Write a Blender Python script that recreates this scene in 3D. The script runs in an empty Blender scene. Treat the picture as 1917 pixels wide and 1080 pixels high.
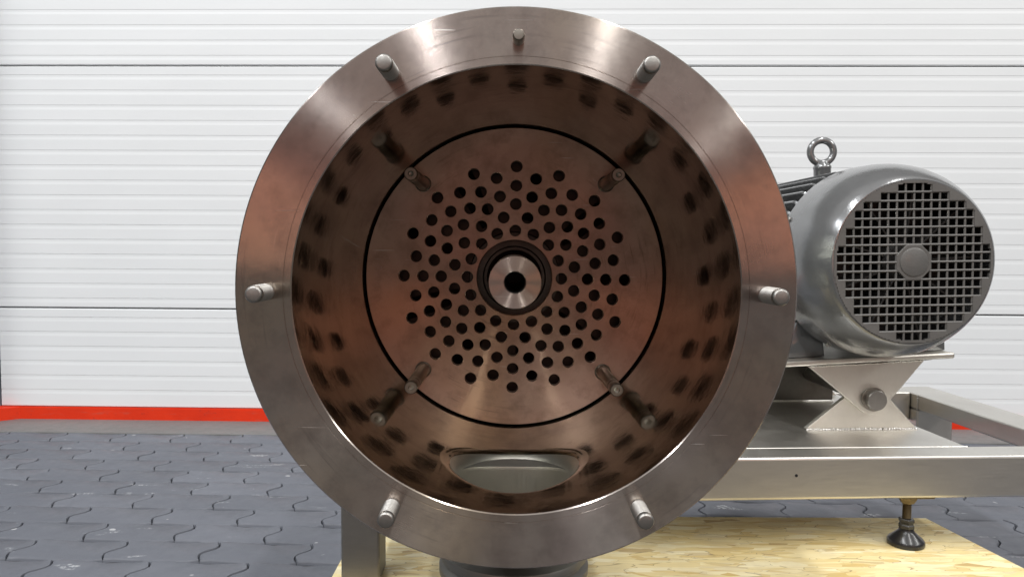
import bpy, bmesh, math, random
from mathutils import Matrix, Vector
random.seed(7)
R = math.radians
S = bpy.context.scene
COL = S.collection
ZC = 0.60                      # camera height above the paving

# ------------------------------------------------------------------ camera
cam = bpy.data.objects.new('camera', bpy.data.cameras.new('camera'))
COL.objects.link(cam)
cam.data.sensor_width = 36.0
cam.data.lens = 1400 / 1917 * 36
cam.data.clip_start = 0.02
cam.data.clip_end = 200
cam.matrix_world = Matrix.Translation((0, 0, ZC)) @ Matrix.Rotation(R(-.14), 4, 'Z') @ Matrix.Rotation(R(90 - 3.19), 4, 'X') @ Matrix.Rotation(R(.35), 4, 'Z')
S.camera = cam
S.render.resolution_x, S.render.resolution_y = 1024, 576

# ------------------------------------------------------------------ light
W = bpy.data.worlds.new('World'); S.world = W; W.use_nodes = True
bg = W.node_tree.nodes['Background']
bg.inputs['Color'].default_value = (1.0, 0.96, 0.91, 1)
bg.inputs['Strength'].default_value = 0.15


def area(name, loc, target, sx, sy, power, color):
    d = bpy.data.lights.new(name, 'AREA'); d.shape = 'RECTANGLE'; d.size = sx; d.size_y = sy
    d.energy = power; d.color = color
    o = bpy.data.objects.new(name, d); COL.objects.link(o)
    o.location = loc
    v = Vector(target) - Vector(loc)
    o.rotation_euler = v.to_track_quat('-Z', 'Y').to_euler()
    return o


# fluorescent rows on the hall ceiling, running towards the door
def ceiling(x, y, power, color, tilt=0, length=6.5, width=.13):
    o = area('ceiling_lamp', (x, y, 5.2), (x, y, 0), width, length, power, color)
    o.rotation_euler = (0, R(tilt), 0)


ceiling(-1.75, -2.3, 290, (.98, .99, 1))
ceiling(1.75, -2.3, 220, (1, .99, .97))
ceiling(-5.1, -2.4, 260, (.94, .97, 1), -14)
ceiling(6.6, -2.4, 310, (1, .99, .97), 18, 6.5, .45)
# fill light added for bounce off the unseen white hall ceiling
area('ceiling_bounce_fill', (0, -6.0, 5.6), (0, -6.0, 0), 14, 17, 400, (1, .985, .96))
# added orange fills standing in for something unseen that the metal reflects
area('orange_reflection_fill', (-1.5, -1.7, .86), (0, .7, .6), .5, .62, 1.8, (1, .42, .25))
area('orange_reflection_fill', (1.55, -1.7, .86), (0, .7, .6), .5, .62, 1.9, (1, .40, .23))
area('orange_reflection_fill', (0, -2.4, .82), (0, 0, .7), 2.0, .45, 1.1, (1, .17, .035))

S.view_settings.view_transform = 'Standard'
S.view_settings.look = 'None'
S.view_settings.exposure = 0.0
S.view_settings.gamma = 1.0


# ------------------------------------------------------------------ helpers
def tag(o, label=None, cat=None, group=None, kind=None):
    if label: o['label'] = label
    if cat: o['category'] = cat
    if group: o['group'] = group
    if kind: o['kind'] = kind
    return o


def link(name, me, mat=None, parent=None, loc=None, rot=None, smooth=None):
    o = bpy.data.objects.new(name, me); COL.objects.link(o)
    if mat is not None and not me.materials: me.materials.append(mat)
    if parent is not None: o.parent = parent
    if loc is not None: o.location = loc
    if rot is not None: o.rotation_euler = rot
    if smooth is not None: shade(me, smooth)
    return o


def shade(me, angle):
    bm = bmesh.new(); bm.from_mesh(me)
    for f in bm.faces: f.smooth = True
    for e in bm.edges:
        e.smooth = not (len(e.link_faces) != 2 or e.calc_face_angle(0) > R(angle))
    bm.to_mesh(me); bm.free()


def empty(name, loc, rot=(0, 0, 0)):
    o = bpy.data.objects.new(name, None); COL.objects.link(o)
    o.location = loc; o.rotation_euler = rot; o.empty_display_size = .05
    return o


def mesh(v, f):
    me = bpy.data.meshes.new('m'); me.from_pydata(v, [], f); me.update(); return me


def lathe(prof, n=64, axis='Y', c=(0, 0, 0), closed=False):
    """prof: (radius, height along axis). Revolve; closed joins last to first."""
    v, f = [], []
    m = len(prof)
    for r, h in prof:
        for i in range(n):
            a = 2 * math.pi * i / n
            p = (r * math.cos(a), r * math.sin(a))
            if axis == 'Y': q = (p[0], h, p[1])
            elif axis == 'Z': q = (p[0], p[1], h)
            else: q = (h, p[0], p[1])
            v.append((q[0] + c[0], q[1] + c[1], q[2] + c[2]))
    for k in range(m if closed else m - 1):
        k2 = (k + 1) % m
        for i in range(n):
            j = (i + 1) % n
            f.append((k * n + i, k * n + j, k2 * n + j, k2 * n + i))
    if not closed:
        if prof[0][0] > 1e-6: f.append(tuple(range(n - 1, -1, -1)))
        if prof[-1][0] > 1e-6: f.append(tuple((m - 1) * n + i for i in range(n)))
    me = mesh(v, f)
    bm = bmesh.new(); bm.from_mesh(me)
    bmesh.ops.remove_doubles(bm, verts=bm.verts, dist=1e-7)
    bmesh.ops.recalc_face_normals(bm, faces=bm.faces)
    bm.to_mesh(me); bm.free()
    return me


def box(x0, x1, y0, y1, z0, z1, bev=0.002, seg=2):
    bm = bmesh.new()
    bmesh.ops.create_cube(bm, size=1)
    for w in bm.verts:
        w.co = Vector((x0 + (w.co.x + .5) * (x1 - x0), y0 + (w.co.y + .5) * (y1 - y0), z0 + (w.co.z + .5) * (z1 - z0)))
    if bev:
        bmesh.ops.bevel(bm, geom=bm.edges[:], offset=bev, segments=seg, affect='EDGES', profile=.5)
    me = bpy.data.meshes.new('m'); bm.to_mesh(me); bm.free()
    return me


def prism(poly, y0, y1, bev=0.0):
    """polygon in xz, extruded along y"""
    n = len(poly)
    v = [(p[0], y0, p[1]) for p in poly] + [(p[0], y1, p[1]) for p in poly]
    f = [tuple(range(n)), tuple(range(2 * n - 1, n - 1, -1))] + [(i, n + i, n + (i + 1) % n, (i + 1) % n) for i in range(n)]
    me = mesh(v, f)
    bm = bmesh.new(); bm.from_mesh(me)
    bmesh.ops.recalc_face_normals(bm, faces=bm.faces)
    if bev:
        e = [e for e in bm.edges if abs(e.verts[0].co.y - e.verts[1].co.y) < 1e-7]
        bmesh.ops.bevel(bm, geom=e, offset=bev, segments=2, affect='EDGES', profile=.5)
    bm.to_mesh(me); bm.free()
    return me


def circle(r, n, c=(0, 0)):
    return [(c[0] + r * math.cos(2 * math.pi * i / n), c[1] + r * math.sin(2 * math.pi * i / n)) for i in range(n)]


def perforated(loops, thick, bev=.0006):
    """flat plate in the xz plane with holes; front at y = -thick/2"""
    cu = bpy.data.curves.new('c', 'CURVE'); cu.dimensions = '2D'; cu.fill_mode = 'BOTH'
    cu.extrude = thick / 2 - bev; cu.bevel_depth = bev; cu.bevel_resolution = 1
    for lp in loops:
        s = cu.splines.new('POLY'); s.points.add(len(lp) - 1)
        for p, q in zip(s.points, lp): p.co = (q[0], q[1], 0, 1)
        s.use_cyclic_u = True
    o = bpy.data.objects.new('tmp', cu); COL.objects.link(o)
    dg = bpy.context.evaluated_depsgraph_get()
    me = bpy.data.meshes.new_from_object(o.evaluated_get(dg))
    bpy.data.objects.remove(o); bpy.data.curves.remove(cu)
    me.transform(Matrix.Rotation(R(90), 4, 'X'))
    return me


def tube(p0, p1, r, n=12):
    p0, p1 = Vector(p0), Vector(p1)
    me = lathe([(0, 0), (r, 0), (r, (p1 - p0).length), (0, (p1 - p0).length)], n, 'Z')
    me.transform(Matrix.Translation(p0) @ (p1 - p0).to_track_quat('Z', 'Y').to_matrix().to_4x4())
    return me


def join(meshes):
    bm = bmesh.new()
    for m in meshes: bm.from_mesh(m)
    me = bpy.data.meshes.new('m'); bm.to_mesh(me); bm.free()
    return me


# ------------------------------------------------------------------ materials
class M:
    def __init__(s, name):
        s.m = bpy.data.materials.new(name); s.m.use_nodes = True
        s.t = s.m.node_tree; s.b = s.t.nodes['Principled BSDF']

    def n(s, kind, **kw):
        nd = s.t.nodes.new(kind)
        for k, v in kw.items():
            if k.startswith('i_'):
                key = k[2:]
                key = int(key) if key.isdigit() else key.replace('_', ' ')
                nd.inputs[key].default_value = v
            else: setattr(nd, k, v)
        return nd

    def l(s, a, b): s.t.links.new(a, b)

    def set(s, **kw):
        for k, v in kw.items(): s.b.inputs[k.replace('_', ' ')].default_value = v

    def coord(s, scale=(1, 1, 1), rot=(0, 0, 0), out='Object'):
        tc = s.n('ShaderNodeTexCoord'); mp = s.n('ShaderNodeMapping')
        mp.inputs['Scale'].default_value = scale; mp.inputs['Rotation'].default_value = rot
        s.l(tc.outputs[out], mp.inputs[0]); return mp.outputs[0]

    def noise(s, vec, scale, detail=4, rough=.55, dist=0):
        nd = s.n('ShaderNodeTexNoise'); nd.inputs['Scale'].default_value = scale
        nd.inputs['Detail'].default_value = detail; nd.inputs['Roughness'].default_value = rough
        nd.inputs['Distortion'].default_value = dist
        s.l(vec, nd.inputs['Vector']); return nd.outputs[0]

    def ramp(s, fac, stops, interp='LINEAR'):
        nd = s.n('ShaderNodeValToRGB'); cr = nd.color_ramp; cr.interpolation = interp
        while len(cr.elements) < len(stops): cr.elements.new(.5)
        for e, (p, c) in zip(cr.elements, stops):
            e.position = p; e.color = (c, c, c, 1) if isinstance(c, (int, float)) else (*c, 1)
        s.l(fac, nd.inputs[0]); return nd.outputs[0]

    def mix(s, fac, a, b, mode='MIX'):
        nd = s.n('ShaderNodeMix', data_type='RGBA', blend_type=mode)
        for sock, val in ((nd.inputs[0], fac), (nd.inputs[6], a), (nd.inputs[7], b)):
            if isinstance(val, (int, float)): sock.default_value = val
            elif isinstance(val, tuple): sock.default_value = (*val, 1)
            else: s.l(val, sock)
        return nd.outputs[2]

    def math(s, op, a, b=None, clamp=False):
        nd = s.n('ShaderNodeMath', operation=op, use_clamp=clamp)
        for i, val in enumerate((a, b)):
            if val is None: continue
            if isinstance(val, (int, float)): nd.inputs[i].default_value = val
            else: s.l(val, nd.inputs[i])
        return nd.outputs[0]

    def bump(s, h, strength, dist=.001):
        nd = s.n('ShaderNodeBump'); nd.inputs['Strength'].default_value = strength
        nd.inputs['Distance'].default_value = dist
        s.l(h, nd.inputs['Height']); s.l(nd.outputs[0], s.b.inputs['Normal'])

    def color(s, c): s.l(c, s.b.inputs['Base Color'])
    def rough(s, c): s.l(c, s.b.inputs['Roughness'])

    def scratches(s, amount=.035):
        """a few long thin scratches in several directions -> mask"""
        out = None
        for k, (rx, rz, sc) in enumerate(((0, .25, 1), (0, -.6, 1.3), (0, 1.15, .8), (0, .02, 1.1))):
            v = s.coord((9 * sc, 1, 330 * sc), (0, rz, 0))
            nz = s.noise(v, 1.0 + .1 * k, 2, .5)
            a = s.ramp(nz, [(0, 0), (.80 - amount, 0), (.83 - amount, 1)])
            out = a if out is None else s.math('MAXIMUM', out, a)
        return out


def turned_steel(name, base, tint, r0=.3, r1=.4, aniso=1.0, stain=.5, wear=.35):
    m = M(name); m.set(Metallic=1.0, Anisotropic=aniso)
    tg = m.n('ShaderNodeTangent', direction_type='RADIAL', axis='Y')
    m.l(tg.outputs[0], m.b.inputs['Tangent']); m.set(Anisotropic_Rotation=.25)
    v = m.coord()
    n1 = m.noise(v, 7, 5, .6, .6)
    n2 = m.noise(v, 38, 5, .65)
    c = m.mix(m.ramp(n1, [(.34, 0), (.66, 1)]), base, tint)
    hue = m.noise(v, 4.2, 2, .5, .4)
    c = m.mix(m.ramp(hue, [(.52, 0), (.68, .55)]), c, tuple(x * y for x, y in zip(base, (1.0, .90, .70))))
    c = m.mix(m.ramp(hue, [(.32, .55), (.47, 0)]), c, tuple(x * y for x, y in zip(base, (.80, .70, .76))))
    c = m.mix(m.math('MULTIPLY', m.ramp(n2, [(.45, 0), (.72, 1)]), stain), c, tuple(x * .62 for x in tint))
    sp0 = m.n('ShaderNodeSeparateXYZ'); m.l(v, sp0.inputs[0])
    rad0 = m.math('SQRT', m.math('ADD', m.math('MULTIPLY', sp0.outputs[0], sp0.outputs[0]), m.math('MULTIPLY', sp0.outputs[2], sp0.outputs[2])))
    ang = m.math('ARCTAN2', sp0.outputs[0], sp0.outputs[2])
    cbp = m.n('ShaderNodeCombineXYZ'); m.l(m.math('MULTIPLY', ang, 2.4), cbp.inputs[0]); m.l(m.math('MULTIPLY', rad0, 190), cbp.inputs[1])
    arcs = m.noise(cbp.outputs[0], 1, 4, .65, .3)
    patch = m.ramp(m.noise(v, 9, 2), [(.46, 0), (.62, 1)])
    c = m.mix(m.math('MULTIPLY', m.math('MULTIPLY', m.ramp(arcs, [(.56, 0), (.7, 1)]), patch), wear), c, tuple(x * .5 for x in tint))
    c = m.mix(m.math('MULTIPLY', m.ramp(arcs, [(.24, 1), (.33, 0)]), wear * .6), c, (.78, .74, .7))
    sc = m.scratches(.05)
    c = m.mix(m.math('MULTIPLY', sc, .55), c, (.9, .87, .83))
    m.color(c)
    # fine lathe rings: distance from the axis
    sp = m.n('ShaderNodeSeparateXYZ'); m.l(v, sp.inputs[0])
    rad = m.math('SQRT', m.math('ADD', m.math('MULTIPLY', sp.outputs[0], sp.outputs[0]), m.math('MULTIPLY', sp.outputs[2], sp.outputs[2])))
    cb = m.n('ShaderNodeCombineXYZ'); m.l(m.math('MULTIPLY', rad, 900), cb.inputs[0])
    rings = m.noise(cb.outputs[0], 1, 3, .6)
    rr = m.ramp(m.noise(v, 14, 4, .6), [(.3, r0), (.75, r1)])
    rr = m.math('ADD', rr, m.math('MULTIPLY', sc, .15))
    m.rough(m.math('ADD', rr, m.math('MULTIPLY', rings, .06)))
    m.bump(m.math('ADD', m.math('MULTIPLY', rings, .5), m.noise(v, 60, 3)), .06, .0006)
    return m.m


def brushed_steel(name, base, r0, r1, stretch=(3, 3, 120), bump=.05, mott=.25):
    m = M(name); m.set(Metallic=1.0)
    v = m.coord(stretch); w = m.coord()
    n1 = m.noise(v, 6, 3); n2 = m.noise(w, 11, 6, .65)
    c = m.mix(m.math('MULTIPLY', m.ramp(n2, [(.38, 0), (.7, 1)]), mott * 2), base, tuple(x * .62 for x in base))
    m.color(c)
    rr = m.ramp(m.math('ADD', m.math('MULTIPLY', n1, .5), m.math('MULTIPLY', n2, .5)), [(.3, r0), (.7, r1)])
    m.rough(rr)
    m.bump(n1, bump, .0006)
    return m.m


FLANGE = turned_steel('turned_flange_steel', (.56, .515, .475), (.47, .405, .375), .175, .255, .98, .5, .5)
PLATE = turned_steel('turned_plate_steel', (.56, .385, .31), (.45, .295, .23), .27, .36, .92, .6, .8)  # orange of reflected surroundings is tinted into the base colours
SHAFT = turned_steel('turned_shaft_steel', (.62, .54, .5), (.55, .46, .42), .25, .32, 1.0, .2)


def chamber_mat():
    m = M('polished_chamber_steel'); m.set(Metallic=1.0)
    v = m.coord()
    n1 = m.noise(v, 9, 5, .6, .8); n2 = m.noise(v, 30, 6, .7, .5)
    c = m.mix(m.ramp(n1, [(.35, 0), (.65, 1)]), (.44, .46, .39), (.35, .36, .305))
    c = m.mix(m.math('MULTIPLY', m.ramp(n2, [(.5, 0), (.72, 1)]), .5), c, (.22, .195, .16))
    m.color(c)
    m.rough(m.ramp(n2, [(.3, .06), (.55, .10), (.8, .24)]))
    m.bump(m.math('ADD', m.noise(v, 18, 3), m.math('MULTIPLY', m.noise(v, 55, 4), .35)), .2, .0018)
    return m.m


CHAMBER = chamber_mat()
STUD = brushed_steel('stud_steel', (.36, .345, .325), .34, .5, (60, 60, 60), .2, .3)
STUD_DARK = brushed_steel('oiled_stud_steel', (.36, .33, .29), .28, .42, (60, 60, 60), .1)
STEEL = brushed_steel('satin_stainless', (.74, .72, .675), .34, .46, (4, 4, 90), .03, .12)
STEEL_W = brushed_steel('bracket_stainless', (.80, .77, .70), .40, .52, (40, 40, 40), .05, .2)
THROAT = brushed_steel('satin_throat_steel', (.62, .595, .53), .36, .48, (60, 60, 4), .04, .2)
WELD = brushed_steel('weld_steel', (.75, .73, .7), .2, .4, (300, 300, 300), .5)
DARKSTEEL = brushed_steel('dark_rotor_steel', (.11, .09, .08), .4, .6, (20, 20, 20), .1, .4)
DARKWEB = brushed_steel('shade_darkened_steel', (.17, .158, .14), .4, .6, (15, 15, 15), .1, .4)  # dark base colour carries the shade under the motor
DULL = brushed_steel('dull_grey_steel', (.30, .295, .28), .45, .6, (6, 6, 90), .05, .15)
BRASS = brushed_steel('yellow_passivated_steel', (.25, .20, .125), .42, .6, (60, 60, 60), .2, .4)


def paint_mat(name, base, rough, metallic=.0, coat=.5, peel=.12, scale=260):
    m = M(name); m.set(Metallic=metallic, Roughness=rough, Coat_Weight=coat, Coat_Roughness=.12)
    v = m.coord()
    n2 = m.noise(v, 14, 5, .6)
    m.color(m.mix(m.ramp(n2, [(.35, 0), (.7, 1)]), base, tuple(x * .8 for x in base)))
    m.bump(m.math('ADD', m.noise(v, scale, 2), m.math('MULTIPLY', m.noise(v, 40, 3), 2.0)), peel, .0015)
    return m.m


GREYPAINT = paint_mat('grey_motor_enamel', (.225, .228, .232), .2, .55, .2, .1)
GRILLEPAINT = paint_mat('grey_grille_enamel', (.15, .145, .138), .42, .3, .1)
BLACK = paint_mat('black_plastic', (.016, .016, .018), .3, 0, .2)
FANMAT = paint_mat('dark_fan_plastic', (.035, .032, .03), .45, 0, .1)


def door_mat():
    m = M('white_door_paint'); m.set(Roughness=.42)
    v = m.coord((.8, .8, 3)); n = m.noise(v, 3, 5, .6)
    m.color(m.mix(m.ramp(n, [(.3, 0), (.75, 1)]), (.74, .755, .765), (.705, .72, .73)))
    m.bump(m.noise(m.coord(), 300, 2), .03, .0005)
    return m.m


DOOR = door_mat()
DOORGAP = paint_mat('dark_joint_rubber', (.10, .10, .10), .7, 0, 0, .1)


def red_mat():
    m = M('red_kerb_paint'); m.set(Roughness=.6, Specular_IOR_Level=.25)
    v = m.coord(); n = m.noise(v, 9, 6, .7); n3 = m.noise(v, 60, 4, .7)
    c = m.mix(m.ramp(n, [(.35, 0), (.7, 1)]), (.68, .034, .006), (.60, .027, .005))
    c = m.mix(m.ramp(n3, [(.60, 0), (.72, .6)]), c, (.36, .03, .02))
    c = m.mix(m.ramp(m.noise(m.coord((4, 4, 20)), 3, 5, .7), [(.56, 0), (.74, .5)]), c, (.42, .10, .07))
    m.color(c); m.bump(n3, .3, .002)
    return m.m


REDPAINT = red_mat()


def stone_mat(name, base, light, dark, scuffs=True):
    m = M(name); m.set(Roughness=.62)
    tc = m.n('ShaderNodeNewGeometry'); v = tc.outputs['Position']
    oi = m.n('ShaderNodeObjectInfo')
    n1 = m.noise(v, 3.2, 5, .6); n2 = m.noise(v, 260, 3, .7); n4 = m.noise(v, 26, 5, .65)
    c = m.mix(m.ramp(n1, [(.32, 0), (.7, 1)]), base, light)
    c = m.mix(m.math('MULTIPLY', oi.outputs['Random'], .7), c, dark)
    c = m.mix(m.math('MULTIPLY', m.ramp(n4, [(.5, 0), (.75, 1)]), .35), c, dark)
    c = m.mix(m.math('MULTIPLY', m.ramp(n2, [(.6, 0), (.8, 1)]), .3), c, light)
    if scuffs:
        mp = m.n('ShaderNodeMapping'); mp.inputs['Scale'].default_value = (5, 21, 1); mp.inputs['Rotation'].default_value = (0, 0, -.22)
        m.l(v, mp.inputs[0])
        s1 = m.ramp(m.noise(mp.outputs[0], 1.1, 3, .5, .4), [(.655, 0), (.71, 1)])
        s2 = m.ramp(m.noise(v, 120, 4, .7), [(.46, 0), (.6, 1)])
        c = m.mix(m.math('MULTIPLY', m.math('MULTIPLY', s1, s2), .75), c, (.5, .51, .52))
        s3 = m.ramp(m.noise(v, 34, 1, .4), [(.765, 0), (.785, .6)])
        c = m.mix(s3, c, (.55, .55, .55))
    m.color(c)
    m.rough(m.ramp(n4, [(.3, .5), (.7, .72)]))
    m.bump(m.math('ADD', m.math('MULTIPLY', n2, .6), n4), .35, .0015)
    return m.m


PAVER = stone_mat('grey_paving_concrete', (.108, .116, .138), (.138, .146, .170), (.090, .097, .115))
JOINT = stone_mat('dark_joint_sand', (.03, .03, .033), (.05, .05, .054), (.02, .02, .022), False)
CONC = stone_mat('kerb_concrete', (.155, .152, .150), (.195, .190, .186), (.11, .108, .106), False)


def osb_mat():
    m = M('osb_strands'); m.set(Roughness=.55)
    base = None
    v0 = m.coord()
    col = None; hgt = None
    for k, (ang, sc) in enumerate(((0.10, 1.0), (-.45, .8), (.55, 1.2), (1.35, 1.0))):
        mp = m.n('ShaderNodeMapping'); mp.inputs['Rotation'].default_value = (0, 0, ang)
        mp.inputs['Scale'].default_value = (20 * sc, 88 * sc, 14); mp.inputs['Location'].default_value = (k * 3.7, k * 1.9, k)
        m.l(v0, mp.inputs[0])
        dn = m.n('ShaderNodeTexNoise'); dn.inputs['Scale'].default_value = .7; dn.inputs['Detail'].default_value = 2
        m.l(mp.outputs[0], dn.inputs['Vector'])
        off = m.n('ShaderNodeVectorMath', operation='MULTIPLY_ADD'); off.inputs[1].default_value = (.9, .9, 0)
        m.l(dn.outputs['Color'], off.inputs[0]); m.l(mp.outputs[0], off.inputs[2])
        vo = m.n('ShaderNodeTexVoronoi'); vo.inputs['Scale'].default_value = 1
        m.l(off.outputs[0], vo.inputs['Vector'])
        sp = m.n('ShaderNodeSeparateColor'); m.l(vo.outputs['Color'], sp.inputs[0])
        mp2 = m.n('ShaderNodeMapping'); mp2.inputs['Rotation'].default_value = (0, 0, ang); mp2.inputs['Scale'].default_value = (12, 420, 12)
        m.l(v0, mp2.inputs[0])
        grain = m.noise(mp2.outputs[0], 1, 3, .6)
        cc = m.ramp(sp.outputs[0], [(0, (.64, .46, .17)), (.2, (.78, .63, .30)), (.65, (.85, .73, .41)), (.93, (.90, .82, .56)), (1, (.48, .32, .11))])
        cc = m.mix(m.math('MULTIPLY', m.ramp(grain, [(.4, 0), (.75, 1)]), .35), cc, (.50, .36, .16))
        ed = m.n('ShaderNodeTexVoronoi', feature='DISTANCE_TO_EDGE'); m.l(off.outputs[0], ed.inputs['Vector']); ed.inputs['Scale'].default_value = 1
        edge = m.ramp(ed.outputs['Distance'], [(0, 1), (.035, 0)])
        rare = m.ramp(sp.outputs[1], [(.60, 0), (.70, .8)])
        cc = m.mix(m.math('MULTIPLY', edge, rare), cc, (.20, .12, .05))
        if col is None: col, hgt = cc, sp.outputs[2]
        else:
            pick = m.ramp(sp.outputs[2], [(.60, 0), (.63, 1)])
            col = m.mix(pick, col, cc); hgt = m.math('MAXIMUM', hgt, m.math('MULTIPLY', pick, sp.outputs[2]))
    blot = m.ramp(m.noise(v0, 16, 4, .6), [(.48, 0), (.76, .5)])
    col = m.mix(blot, col, (.60, .50, .30))
    mpk = m.n('ShaderNodeMapping'); mpk.inputs['Scale'].default_value = (26, 75, 1); mpk.inputs['Rotation'].default_value = (0, 0, .15); m.l(v0, mpk.inputs[0])
    kn = m.noise(mpk.outputs[0], 1, 3, .6, 1.2)
    col = m.mix(m.ramp(kn, [(.70, 0), (.735, .8)]), col, (.26, .17, .07))
    m.color(col)
    m.bump(hgt, .4, .0016)
    return m.m


OSB = osb_mat()


def wood_mat():
    m = M('pallet_pine'); m.set(Roughness=.7)
    n = m.noise(m.coord((3, 40, 40)), 2, 4)
    m.color(m.ramp(n, [(.3, (.5, .35, .18)), (.7, (.62, .46, .26))])); return m.m


PINE = wood_mat()

# ------------------------------------------------------------------ the setting: paving, strip, door
WY = lambda x: 2.50 - .025 * x            # base line of the door wall
YAW = math.atan(-.025)

ground = link('ground', mesh([(-6, .8, -.008), (6, .8, -.008), (6, 4, -.008), (-6, 4, -.008)], [(0, 1, 2, 3)]), JOINT)
tag(ground, 'dark grey concrete paving of the hall floor', None, None, 'structure')


def paver_outline(w, d):
    """interlocking block: long sides gently waved, ends S-shaped"""
    def hcurve(t): return (w * t, .0065 * math.sin(2 * math.pi * t + .5) - .0065 * math.sin(.5) + .0015 * math.sin(6 * math.pi * t))
    def vcurve(t):
        return ((.0105 * math.sin(2 * math.pi * t) - .0022 * math.sin(4 * math.pi * t)) * (-1), d * t)
    pts = []
    N = 10
    for i in range(N): pts.append(hcurve(i / N))
    for i in range(N): p = vcurve(i / N); pts.append((w + p[0], p[1]))
    for i in range(N): p = hcurve(1 - i / N); pts.append((p[0], d + p[1]))
    for i in range(N): p = vcurve(1 - i / N); pts.append(p)
    return pts


def inset(pts, k):
    n = len(pts); out = []
    for i in range(n):
        a, b, c = Vector(pts[i - 1]), Vector(pts[i]), Vector(pts[(i + 1) % n])
        d1 = (b - a).normalized(); d2 = (c - b).normalized()
        nrm = Vector((-(d1.y + d2.y), d1.x + d2.x)).normalized()
        out.append((b.x + nrm.x * k * .75, b.y + nrm.y * k * 1.7))
    return out


PW, PD = .187, .0946


def paver_mesh():
    o = paver_outline(PW, PD)
    a = inset(o, .0010); b = inset(o, .0029)
    n = len(o)
    v = [(p[0], p[1], -.05) for p in a] + [(p[0], p[1], -.0035) for p in a] + [(p[0], p[1], 0) for p in b]
    f = [tuple(range(2 * n, 3 * n))]
    for k in range(2):
        for i in range(n):
            j = (i + 1) % n
            f.append((k * n + i, k * n + j, (k + 1) * n + j, (k + 1) * n + i))
    me = mesh(v, f); me.materials.append(PAVER); shade(me, 50); return me


pm = paver_mesh()
pav_rot = Matrix.Rotation(YAW, 4, 'Z')
y_edge = 2.325                               # row edge next to the strip, at x = 0
cnt = 0
for row in range(13):
    for i in range(-11, 12):
        x = (i + (.5 if row % 2 else 0)) * PW + .03
        y = y_edge - (row + 1) * PD
        xm = x + PW / 2
        # skip those wholly hidden behind machine and board
        lim = .60 * y + .75
        if xm < -lim or xm > lim: continue
        p = pav_rot @ Vector((x, y, 0))
        b = link('paving_block', pm, None, ground, p, (random.gauss(0, .0032), random.gauss(0, .0025), YAW + random.gauss(0, .005)))
        b.location.z += random.gauss(0, .0006)
        cnt += 1
print('pavers', cnt)

# paving too far off to tell the blocks apart
far = mesh([(-6, .8, -.001), (6, .8, -.001), (6, 1.03, -.001), (-6, 1.03, -.001)], [(0, 1, 2, 3)])
far_pav = link('paving_surface', far, PAVER, ground)
tag(far_pav, kind='stuff')

strip = link('pavement_strip', box(-4, 4, -.178, .05, -.05, .003, .003), CONC, None, (0, 2.5, 0), (0, 0, YAW))
tag(strip, 'plain concrete strip along the foot of the white door', None, None, 'structure')

# sectional door: horizontally ribbed steel sections
door = empty('sectional_door', (0, 2.5, 0), (0, 0, YAW))
tag(door, 'white horizontally ribbed steel sectional door filling the background', 'door')


def rib_panel(z0, z1, x0, x1, first=.0285, pitch=.0497, recess=.0165):
    """front at y=0, goes down from z1; recess steps back 4.5 mm"""
    prof = [(z1, .012), (z1 - .002, .001), (z1 - .004, 0)]
    z = z1 - first
    while z - recess > z0 + .006:
        prof += [(z, 0), (z - .0022, .00065), (z - recess + .008, .00065), (z - recess, 0)]
        z -= pitch
    prof += [(z0 + .004, 0), (z0 + .002, .001), (z0, .012)]
    v, f = [], []
    for zz, yy in prof: v += [(x0, yy, zz), (x1, yy, zz)]
    for i in range(len(prof) - 1):
        f.append((2 * i, 2 * i + 2, 2 * i + 3, 2 * i + 1))
    n = len(v)
    v += [(x0, .04, z1), (x1, .04, z1), (x0, .04, z0), (x1, .04, z0)]
    f += [(0, 1, n + 1, n), (n - 2, n + 2, n + 3, n - 1), (n, n + 1, n + 3, n + 2)]
    me = mesh(v, f)
    bm = bmesh.new(); bm.from_mesh(me); bmesh.ops.recalc_face_normals(bm, faces=bm.faces); bm.to_mesh(me); bm.free()
    return me


zj1, zj2, zb = ZC + .594, ZC - .2165, ZC - .5565
gap = .0011
for za, zz in ((zb, zj2), (zj2, zj1), (zj1, zj1 + .81)):
    p = link('panel', rib_panel(za + gap, zz - gap, -1.742, 4.0), DOOR, door)
jn = link('joint_seal', join([box(-1.742, 4.0, .014, .03, z - .004, z + .004, 0) for z in (zj1, zj2)]), DOORGAP, door)
jam = link('jamb', prism([(-1.90, zb - .002), (-1.749, zb - .002), (-1.749, zj1 + .81), (-1.90, zj1 + .81)], -.09, .04, .003), paint_mat('bluegrey_jamb_paint', (.30, .34, .40), .5, 0, 0), door)

# red painted kerb with a slanted return at the left
kb = [(-2.3, -.075), (-1.755, -.075), (-1.675, -.008), (4.0, -.008), (4.0, .05), (-2.3, .05)]
v = [(x, y, .0) for x, y in kb] + [(x, y, ZC - .5555) for x, y in kb]
n = len(kb)
me = mesh(v, [tuple(range(n - 1, -1, -1)), tuple(range(n, 2 * n))] + [(i, (i + 1) % n, n + (i + 1) % n, n + i) for i in range(n)])
bm = bmesh.new(); bm.from_mesh(me)
bmesh.ops.bevel(bm, geom=[e for e in bm.edges if min(w.co.z for w in e.verts) > .02], offset=.002, segments=2, affect='EDGES')
bm.to_mesh(me); bm.free()
kerb = link('door_kerb', me, REDPAINT, None, (0, 2.5, .0), (0, 0, YAW))
tag(kerb, 'low bright red painted kerb along the foot of the white door', 'kerb')

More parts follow.
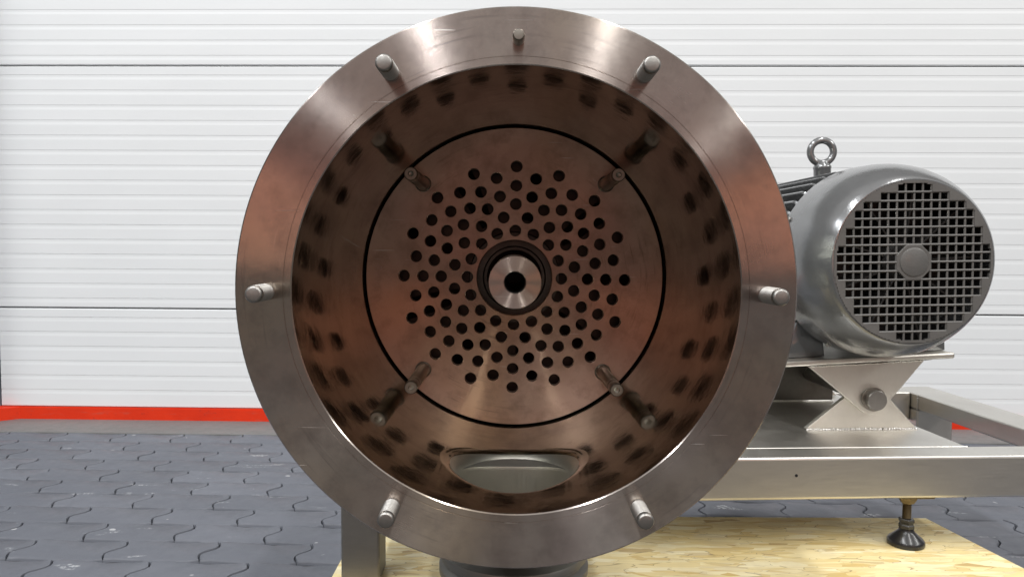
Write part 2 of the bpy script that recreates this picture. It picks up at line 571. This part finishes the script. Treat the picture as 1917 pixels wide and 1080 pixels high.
# ------------------------------------------------------------------ OSB board on its pallet
ZB = ZC - .434
pal = empty('board_pallet', (0, .7, 0))
tag(pal, 'yellow chipboard pallet top under the steel machine', 'pallet')
q = [(-.232, .915), (.717, .915), (.675, 1.187), (-.232, 1.187)]
v = [(x, y - .7, ZB - .018) for x, y in q] + [(x, y - .7, ZB) for x, y in q]
me = mesh(v, [(3, 2, 1, 0), (4, 5, 6, 7), (0, 1, 5, 4), (1, 2, 6, 5), (2, 3, 7, 6), (3, 0, 4, 7)])
link('board', me, OSB, pal)
for yb in (.975, 1.12):
    link('batten', box(-.21, .64, yb - .05 - .7, yb + .05 - .7, .0, ZB - .0182, .003), PINE, pal)

# ------------------------------------------------------------------ the housing
AX, AZ, L0 = .006, -.0445, .716
house = empty('grinder_housing', (AX, L0, ZC + AZ))
tag(house, 'large round stainless housing with open mouth and bolted flange', 'machine housing')
RM = .2158
# flange
fl = lathe([(RM + .0010, 0), (.2232, 0), (.2234, .0005), (.2239, .0005), (.2241, 0), (.2686, 0), (.2702, .0016), (.2702, .0235), (.2686, .025), (RM + .0003, .025), (RM, .0008)], 192, closed=True)
flange = link('flange', fl, FLANGE, house, smooth=25)
tag(flange, 'wide turned flange ring with six studs')


def stud_mesh(r, y0, y1, plain, pitch=.002, socket=0, n=28):
    """along -y: from base y0 (0) out to y1 (negative). plain = unthreaded length at the base"""
    p = [(0, y0), (r * .93, y0), (r * .93, y0 - plain)]
    y = y0 - plain
    while y - pitch > y1 + .004:
        p += [(r, y - pitch * .30), (r, y - pitch * .5), (r * .80, y - pitch * .85), (r * .80, y - pitch * .95)]
        y -= pitch
    p += [(r * .98, y - .0004), (r * .98, y1 + .002), (r * .82, y1)]
    if socket: p += [(socket, y1), (socket * .85, y1 + .004), (0, y1 + .006)]
    else: p += [(r * .7, y1 - .0003), (0, y1 - .0006)]
    return lathe(p, n)


sm = stud_mesh(.0081, .004, -.041, .008, .0034); shade(sm, 40); sm.materials.append(STUD)
for k in range(6):
    a = R(30 + 60 * k)
    rr = .2392
    s = link('stud', sm, None, flange, (rr * math.sin(a), 0, rr * math.cos(a)))
    s.rotation_euler = (random.gauss(0, .012), k * 1.1, random.gauss(0, .012))
pin = lathe([(0, .002), (.0056, .002), (.0056, -.0165), (.0045, -.018), (0, -.0183)], 24); shade(pin, 40)
link('locating_pin', pin, BRASS if False else STUD_DARK, flange, (.0005, 0, .239))

# chamber shell with a round outlet opening in its floor
DEP = .374
sh = lathe([(RM, .0022), (RM, DEP + .16), (.2055 + .02, DEP + .16), (.2255, .0252)], 160, closed=True)
# opening: cut out the cylinder faces inside the saddle and weld on a rolled lip
RP, LIP, HY = .066, .021, .148
bm = bmesh.new(); bm.from_mesh(sh)
bm.free()
shell_o = link('chamber', sh, CHAMBER, house)
cut = link('cutter', lathe([(0, -.40), (RP + LIP, -.40), (RP + LIP, -.10), (0, -.10)], 96, 'Z'), None, house, (0, HY, 0))
bmod = shell_o.modifiers.new('b', 'BOOLEAN'); bmod.object = cut; bmod.operation = 'DIFFERENCE'; bmod.solver = 'EXACT'
bpy.context.view_layer.update()
dg = bpy.context.evaluated_depsgraph_get()
me2 = bpy.data.meshes.new_from_object(shell_o.evaluated_get(dg))
shell_o.modifiers.clear(); shell_o.data = me2
bpy.data.objects.remove(cut)
me2.materials.clear(); me2.materials.append(CHAMBER)
shade(me2, 30)


def saddle_lip():
    n, K = 96, 8
    v, f = [], []
    prof = []
    for k in range(K + 1):
        t = (math.pi / 2) * k / K
        prof.append((RP + LIP - LIP * math.sin(t), LIP * (1 - math.cos(t))))
    for r, dz in prof:
        for i in range(n):
            a = 2 * math.pi * i / n
            x, y = r * math.cos(a), r * math.sin(a)
            z = -math.sqrt(RM * RM - x * x) - dz
            v.append((x, y + HY, z))
    m = len(prof)
    for i in range(n):                                    # throat down to the bottom
        a = 2 * math.pi * i / n
        v.append((RP * math.cos(a), RP * math.sin(a) + HY, -.372))
    for k in range(m):
        for i in range(n):
            j = (i + 1) % n
            f.append((k * n + i, k * n + j, (k + 1) * n + j, (k + 1) * n + i))
    me = mesh(v, f)
    me.materials.append(CHAMBER); me.materials.append(THROAT)
    for p in me.polygons:
        p.use_smooth = True
        p.material_index = 1 if p.index >= (K - 5) * n else 0
    return me


neck = link('outlet_throat', saddle_lip(), None, house)
ol = lathe([(RP + .003, -.223), (RP + .003, -.300), (.0855, -.306), (.0865, -.309), (.0865, -.314), (.084, -.3165), (.0815, -.318), (.0815, -.321), (.084, -.3225), (.0875, -.325), (.0875, -.333), (.085, -.336), (RP + .003, -.340), (RP + .003, -.372), (RP + .0005, -.372), (RP + .0005, -.223)], 96, 'Z', (0, HY, 0), closed=True)
link('outlet_ferrule', ol, DULL, house, smooth=35)

# perforated plate
plate_y = .359
RPL = .2126
loops = [circle(RPL, 160)]
rot0 = R(.8)
rings = (.1588, .1444, .1316, .1179, .1054, .0876, .0676)
for k, rr in enumerate(rings):
    for i in range(16):
        a = rot0 + R(22.5) * (i + (.5 if k % 2 else 0))
        loops.append(circle(.0087, 28, (rr * math.sin(a), rr * math.cos(a))))
loops.append(circle(.0548, 96))
pl = perforated(loops, .012, .0005)
plate = link('perforated_plate', pl, PLATE, house, (0, plate_y + .006, 0))
tag(plate, 'flat steel plate drilled with seven rings of round holes')
ssm = stud_mesh(.0083, .004, -.140, .088, .0016, .0036, 24)
ssm = lathe([(0, .004), (.0088, .004), (.0088, -.090), (.0074, -.093), (.0074, -.108), (.0085, -.110), (.0085, -.112), (.0078, -.1135), (.0085, -.115), (.0078, -.1165), (.0085, -.118), (.0085, -.1385), (.0075, -.140), (.0036, -.140), (.0028, -.1375), (0, -.1365)], 28)
shade(ssm, 40); ssm.materials.append(STUD_DARK)
wsm = lathe([(.0094, -.0063), (.0112, -.0063), (.0116, -.0070), (.0108, -.0078), (.0094, -.0074)], 28, closed=True); shade(wsm, 60); wsm.materials.append(STUD_DARK)
for k, a in enumerate((44, 136.5, 224.5, 315.5)):
    p = (.187 * math.sin(R(a)), -.006, .187 * math.cos(R(a)))
    s = link('stud', ssm, None, plate, p, (random.gauss(0, .008), k, random.gauss(0, .008)))
    link('stud_collar', wsm, None, plate, (p[0], 0, p[2]))

# shaft end in the plate's centre
sf = lathe([(0, .10), (.033, .10), (.0333, -.140), (.0327, -.1412), (.0142, -.1412), (.0136, -.1403), (.0134, .09), (0, .09)], 96)
shaft = link('shaft', sf, SHAFT, house, (0, plate_y, 0), smooth=30)
tag(shaft, 'round shaft end with a dark bore')
link('bore_shade_sleeve', lathe([(.0133, -.1404), (.0128, -.1400), (.0128, .088), (.0133, .088)], 48, closed=True), FANMAT, shaft, smooth=40)  # dark sleeve and disc added so the bore looks deep in shade
link('bore_shade_disc', lathe([(0, .080), (.0127, .080), (.0127, .085), (0, .085)], 32), FANMAT, shaft)
bush = lathe([(.0548 + .01, .0125), (.046, .0125), (.044, .016), (.040, .016), (.040, .06), (.0648, .06)], 96, closed=True)
link('bushing', bush, DARKSTEEL, house, (0, plate_y, 0), smooth=30)
# rotor seen through the holes: slotted disc
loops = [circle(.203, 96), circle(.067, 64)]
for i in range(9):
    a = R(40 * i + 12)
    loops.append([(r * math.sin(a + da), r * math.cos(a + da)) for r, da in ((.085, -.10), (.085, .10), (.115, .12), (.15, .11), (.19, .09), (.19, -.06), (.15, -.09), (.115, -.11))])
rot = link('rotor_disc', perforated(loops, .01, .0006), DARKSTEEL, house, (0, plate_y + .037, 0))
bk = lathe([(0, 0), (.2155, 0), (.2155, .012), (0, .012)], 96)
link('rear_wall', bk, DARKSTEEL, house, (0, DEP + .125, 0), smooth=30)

# ------------------------------------------------------------------ welded frame
FY = R(3)
frame = empty('support_frame', (.6, 1.055, ZC - .434), (0, 0, FY))
tag(frame, 'welded square-tube stainless frame carrying the housing and motor', 'frame')
zt = .434 - .2956
link('front_beam', box(-.42, .345, 0, .052, zt - .0615, zt, .004, 3), STEEL, frame)
link('side_rail', box(.262, .337, .0525, .535, zt - .034, zt - .0008, .003), STEEL, frame)
link('corner_post', box(.2615, .338, .45, .5345, zt - .15, zt - .0345, .003), STEEL, frame)
link('cross_tube', box(-.42, .2612, .474, .534, zt - .06, zt - .001, .003), STEEL, frame)
link('base_plate', box(-.36, .094, .0524, .473, zt - .008, zt - .0012, .001), STEEL, frame)
# a vertical web behind the hinge
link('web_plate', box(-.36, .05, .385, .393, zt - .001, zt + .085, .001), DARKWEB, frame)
link('weld_bead', tube((-.36, .383, zt + .0005), (.05, .383, zt + .0005), .0022, 6), WELD, frame)
link('weld_bead', tube((-.36, .0524, zt - .0014), (.094, .0524, zt - .0014), .0016, 6), STEEL, frame)


def weld(p0, p1, r=.0026, step=.0045):
    p0, p1 = Vector(p0), Vector(p1); n = max(2, int((p1 - p0).length / step)); parts = []
    bm = bmesh.new()
    for i in range(n):
        c = p0.lerp(p1, (i + .5) / n)
        mt = Matrix.Translation(c + Vector((random.gauss(0, .0003), 0, random.gauss(0, .0003)))) @ Matrix.Diagonal((step * .75, r, r, 1))
        bmesh.ops.create_icosphere(bm, subdivisions=1, radius=1, matrix=mt)
    me = bpy.data.meshes.new('m'); bm.to_mesh(me); bm.free()
    for p in me.polygons: p.use_smooth = True
    return me


# lower hinge brackets (triangles pointing up), in frame space
PX, PY, PZ = .59, 1.205, -.2423


def to_frame(x, y, z):
    d = Matrix.Rotation(-FY, 3, 'Z') @ Vector((x - .6, y - 1.055, 0))
    return d.x, d.y, z + .434


hx, hy, hz = to_frame(PX, PY + .0115, PZ)


def hinge_tri(hb, xl, xr, rad=.026, up=False, n=14):
    """triangle from a flat edge to a round nose about the origin (pin)"""
    s = 1 if up else -1          # side of the flat edge: -1 below, +1 above
    def tangent(px, pz, side):
        d = math.hypot(px, pz); base = math.atan2(pz, px); off = math.acos(rad / d)
        return base + side * off
    aL = tangent(xl, s * hb, -1 if s < 0 else 1); aR = tangent(xr, s * hb, 1 if s < 0 else -1)
    if s < 0:
        while aR > aL: aR -= 2 * math.pi
        while aL - aR > 2 * math.pi: aR += 2 * math.pi
        arc = [(rad * math.cos(aL + (aR - aL) * i / n), rad * math.sin(aL + (aR - aL) * i / n)) for i in range(n + 1)]
        return [(xl, -hb)] + arc + [(xr, -hb)]
    while aR < aL: aR += 2 * math.pi
    arc = [(rad * math.cos(aL + (aR - aL) * i / n), rad * math.sin(aL + (aR - aL) * i / n)) for i in range(n + 1)]
    return [(xl, hb)] + arc + [(xr, hb)]


low = prism(hinge_tri(.0525, -.1035, .083, .024), 0, .0095, .0007)
for dy in (0, .27):
    b = link('hinge_bracket', low, None, frame, (hx, hy + dy, hz))
low.materials.append(STEEL_W)
link('weld_bead', weld((hx - .104, hy - .0015, zt - .0002), (hx + .084, hy - .0015, zt - .0002)), WELD, frame)
for x in (.262,):
    link('weld_bead', weld((x - .0005, .449, zt - .033), (x - .0005, .4495, zt - .002), .002, .003), WELD, frame)
# leg under the housing's left side
lx, ly, lz = to_frame(-.2165, .945, 0)
leg = box(-.2165, -.1665, .945, .995, -.434, -.186, .003)
leg.transform(Matrix.Translation((0, 0, .434)) @ Matrix.Rotation(-FY, 4, 'Z') @ Matrix.Translation((-.6, -1.055, 0)))
link('leg', leg, DULL, frame)  # darker steel than the frame, standing for shade under the housing
# short stub joining leg and beam under the housing
link('tie_tube', box(-.8, -.4205, .005, .047, zt - .058, zt - .004, .003), STEEL, frame)
# levelling foot
fx, fy, _ = to_frame(.5855, 1.079, 0)
foot = lathe([(0, 0), (.0245, 0), (.0255, .002), (.0255, .006), (.0235, .0095), (.013, .0185), (.0105, .0215), (.010, .024), (0, .024)], 40, 'Z')
ft = link('levelling_foot', foot, BLACK, frame, (fx, fy, .0002), (0, 0, .3), smooth=30)
link('lock_nut', lathe([(0, .0235), (.0095, .0235), (.0108, .025), (.0108, .0295), (.0095, .031), (.0095, .033), (.0108, .0345), (.0108, .038), (.0095, .0395), (0, .0395)], 6, 'Z'), BLACK, ft)
link('threaded_rod', lathe([(0, .0395), (.0058, .0395)] + [(r, .0405 + i * .0012 + d) for i in range(20) for r, d in ((.0062, 0), (.0054, .0006))] + [(0, .066)], 16, 'Z'), BRASS, ft, smooth=60)
link('top_nut', lathe([(0, .0622), (.009, .0622), (.0125, .068), (.0135, .0715), (.0135, .0765), (0, .0765)], 6, 'Z'), BRASS, ft)
link('foot_plate', box(-.015, .032, -.016, .016, zt - .0655, zt - .0618, .0005), BRASS, frame, (fx, fy, 0))
# small drilled hole with burr on the beam face
hole = lathe([(.0023, -.0004), (.0034, -.0004), (.0034, .003), (.0023, .003)], 20, closed=True)
bx, by, bz = to_frame(.408, 1.045, -.2956 - .026)
link('drill_hole', join([lathe([(0, 0), (.0022, 0), (.0022, .002), (0, .002)], 16)]), BLACK, frame, (bx, -.0004, bz))

# ------------------------------------------------------------------ motor on its hinged plate
MR = (0, -R(3), R(2))
mount = empty('motor_mount', (PX, PY, ZC + PZ), MR)
tag(mount, 'tilting steel hinge plate with triangular brackets under the motor', 'motor mount')
up = prism(hinge_tri(.0575, -.1030, .0885, .0262, True), 0, .0095, .0007)
up.materials.append(STEEL_W)
for dy in (0, .2785):
    link('bracket', up, None, mount, (0, dy, 0))
link('plate', box(-.165, .1395, -.0005, .33, .0577, .0677, .003), STEEL_W, mount)
pn = lathe([(0, -.017), (.0150, -.017), (.0160, -.016), (.0160, -.004), (.0185, -.0035), (.0185, -.0005), (.012, -.0005), (.012, .30), (0, .30)], 40)
pno = link('hinge_pin', pn, STUD, mount, (.0008, 0, -.001), smooth=35)
link('retaining_ring', lathe([(.0161, -.0065), (.0195, -.0065), (.0195, -.0045), (.0161, -.0045)], 40, closed=True), STUD_DARK, pno, smooth=35)
for bxx, byy in ((.118, .05), (.118, .25), (-.132, .05), (-.132, .25)):
    link('bolt_head', lathe([(0, .0575), (.0125, .0575), (.0125, .0515), (.0112, .050), (0, .050)], 6, 'Z'), STEEL_W, mount, (bxx, byy, 0), (0, 0, .2))
link('weld_bead', weld((-.10, -.0008, .0568), (.086, -.0008, .0568), .0012, .004), STEEL_W, mount)

motor = empty('electric_motor', mount.location, MR)
tag(motor, 'grey painted electric motor with square-mesh fan cover and lifting eye', 'motor')
MZ = .224
# fan cover: domed shell, open front
FC = [(.1170, -.1250), (.1195, -.1248), (.1215, -.1232), (.1265, -.1165), (.1335, -.104), (.1395, -.091), (.1450, -.074), (.1485, -.056), (.1503, -.036), (.1510, -.010), (.1512, .0), (.1495, .0), (.1490, -.036), (.147, -.056), (.1435, -.073), (.138, -.090), (.132, -.103), (.125, -.1155), (.1195, -.1228), (.1170, -.1232)]
fcov = link('fan_cover', lathe(FC, 112, closed=True), GREYPAINT, motor, (0, 0, MZ), (0, R(1.8), 0), smooth=28)
link('fan_baffle', lathe([(.10, -.022), (.1485, -.022), (.1485, -.018), (.10, -.018)], 64, closed=True), FANMAT, motor, (0, 0, MZ))
PIT = .0126
bars = []
rad = .1172
half = .00175
for k in range(-8, 9):
    c = math.sqrt(rad ** 2 - (k * PIT) ** 2)
    for o in (0, 1):
        if o == 0: b = tube((-c, -.1242, k * PIT), (c, -.1242, k * PIT), half, 8)
        else: b = tube((k * PIT, -.1236, -c), (k * PIT, -.1236, c), half, 8)
        shade(b, 50)
        link('grille_bar', b, GRILLEPAINT, fcov)
# stepped rim where the outer mesh cells are closed
bm = bmesh.new(); SUB = 7; s = PIT / SUB
N = 10 * SUB
for i in range(-N, N):
    for j in range(-N, N):
        cx, cz = (i + .5) * s, (j + .5) * s
        rr = math.hypot(cx, cz)
        ci, cj = math.floor(i / SUB), math.floor(j / SUB)
        mc = math.hypot((ci + .5) * PIT, (cj + .5) * PIT)
        if rr < .1178 and (mc > .1095 or rr > .1138):
            bm.faces.new([bm.verts.new((i * s + a * s, -.1263, j * s + b * s)) for a, b in ((0, 0), (1, 0), (1, 1), (0, 1))])
bmesh.ops.remove_doubles(bm, verts=bm.verts, dist=1e-6)
ex = bmesh.ops.extrude_face_region(bm, geom=bm.faces[:])
for g in ex['geom']:
    if isinstance(g, bmesh.types.BMVert): g.co.y += .0045
bmesh.ops.recalc_face_normals(bm, faces=bm.faces)
me = bpy.data.meshes.new('m'); bm.to_mesh(me); bm.free()
link('grille_rim', me, GRILLEPAINT, fcov)
oc = [(.0275 * math.cos(R(22.5 + 45 * i)), .0275 * math.sin(R(22.5 + 45 * i))) for i in range(8)]
cap = link('grille_cap', prism(oc, -.1262, -.1225, .0008), GRILLEPAINT, fcov)
link('cap_disc', lathe([(0, -.1278), (.0192, -.1278), (.0206, -.1272), (.021, -.1258), (0, -.1258)], 40), GRILLEPAINT, cap, smooth=35)
# cooling fan behind the grille
fan = link('fan', join([lathe([(0, -.100), (.026, -.100), (.03, -.095), (.03, -.035), (0, -.035)], 32), lathe([(0, -.040), (.125, -.040), (.125, -.036), (0, -.036)], 48)]), FANMAT, motor, (0, 0, MZ), smooth=35)
bl = box(-.0015, .0015, -.098, -.041, .028, .122, .0005, 1)
bl.materials.append(FANMAT)
for k in range(9): link('fan_blade', bl, None, fan, (0, 0, 0), (0, R(40 * k + 9), 0))
# ribbed body
link('body', lathe([(0, -.030), (.118, -.030), (.122, -.02), (.122, .31), (.10, .325), (.04, .33), (0, .33)], 80), GREYPAINT, motor, (0, 0, MZ), smooth=35)


def fin_mesh():
    pts = [(.004, .118), (.0, .130)]
    for i in range(7):
        t = R(90) * i / 6
        pts.append((.004 + .014 * (1 - math.cos(t)), .130 + .0215 * math.sin(t)))
    pts += [(.305, .1515), (.309, .148), (.309, .118)]
    w = .0026
    n = len(pts)
    v = [(-w, p[0], p[1]) for p in pts] + [(w, p[0], p[1]) for p in pts]
    f = [tuple(range(n)), tuple(range(2 * n - 1, n - 1, -1))] + [(i, n + i, n + (i + 1) % n, (i + 1) % n) for i in range(n)]
    me = mesh(v, f); bm = bmesh.new(); bm.from_mesh(me); bmesh.ops.recalc_face_normals(bm, faces=bm.faces)
    bmesh.ops.bevel(bm, geom=[e for e in bm.edges if abs(e.verts[0].co.x - e.verts[1].co.x) < 1e-7], offset=.0011, segments=2, affect='EDGES')
    bm.to_mesh(me); bm.free(); return me


fm = fin_mesh(); shade(fm, 40); fm.materials.append(GREYPAINT)
for a in list(range(-128, -8, 8)) + list(range(8, 129, 8)) + [0]:
    link('cooling_fin', fm, None, motor, (0, .006 if abs(a) > 1 else .05, MZ), (0, R(a), 0))
# screws of the fan cover
for a in (-62, 62, 150, -150):
    link('cover_screw', lathe([(0, 0), (.0045, 0), (.0045, .002), (.003, .0035), (0, .0038)], 16, 'Z'), STUD, motor, (.1512 * math.sin(R(a)), -.012, MZ + .1512 * math.cos(R(a))), (0, R(a), 0), smooth=35)
# feet
for sgn in (-1, 1):
    pts = [(sgn * .066, .0685), (sgn * .137, .0685), (sgn * .137, .0895), (sgn * .126, .093), (sgn * .112, .125), (sgn * .100, .155), (sgn * .07, .13)]
    for y0 in (.022, .20):
        link('mounting_foot', prism(pts, y0, y0 + .055, .0025), GREYPAINT, motor, smooth=35)
# eye bolt
EY = .160
rg, n1, n2 = [], 40, 14
v, f = [], []
for i in range(n1):
    a = 2 * math.pi * i / n1
    for j in range(n2):
        b = 2 * math.pi * j / n2
        rr = .0207 + .0063 * math.cos(b)
        v.append((rr * math.cos(a), .0063 * math.sin(b), rr * math.sin(a)))
for i in range(n1):
    for j in range(n2):
        f.append((i * n2 + j, ((i + 1) % n1) * n2 + j, ((i + 1) % n1) * n2 + (j + 1) % n2, i * n2 + (j + 1) % n2))
eye = link('lifting_eye', mesh(v, f), GREYPAINT, motor, (0, EY, MZ + .1935), (0, 0, R(-4)), smooth=80)
link('eye_collar', lathe([(0, -.055), (.0150, -.055), (.0150, -.0315), (.0158, -.0300), (.0158, -.0268), (.0135, -.0235), (.008, -.018), (0, -.017)], 32, 'Z'), GREYPAINT, eye, smooth=35)

print('objects', len(bpy.data.objects))
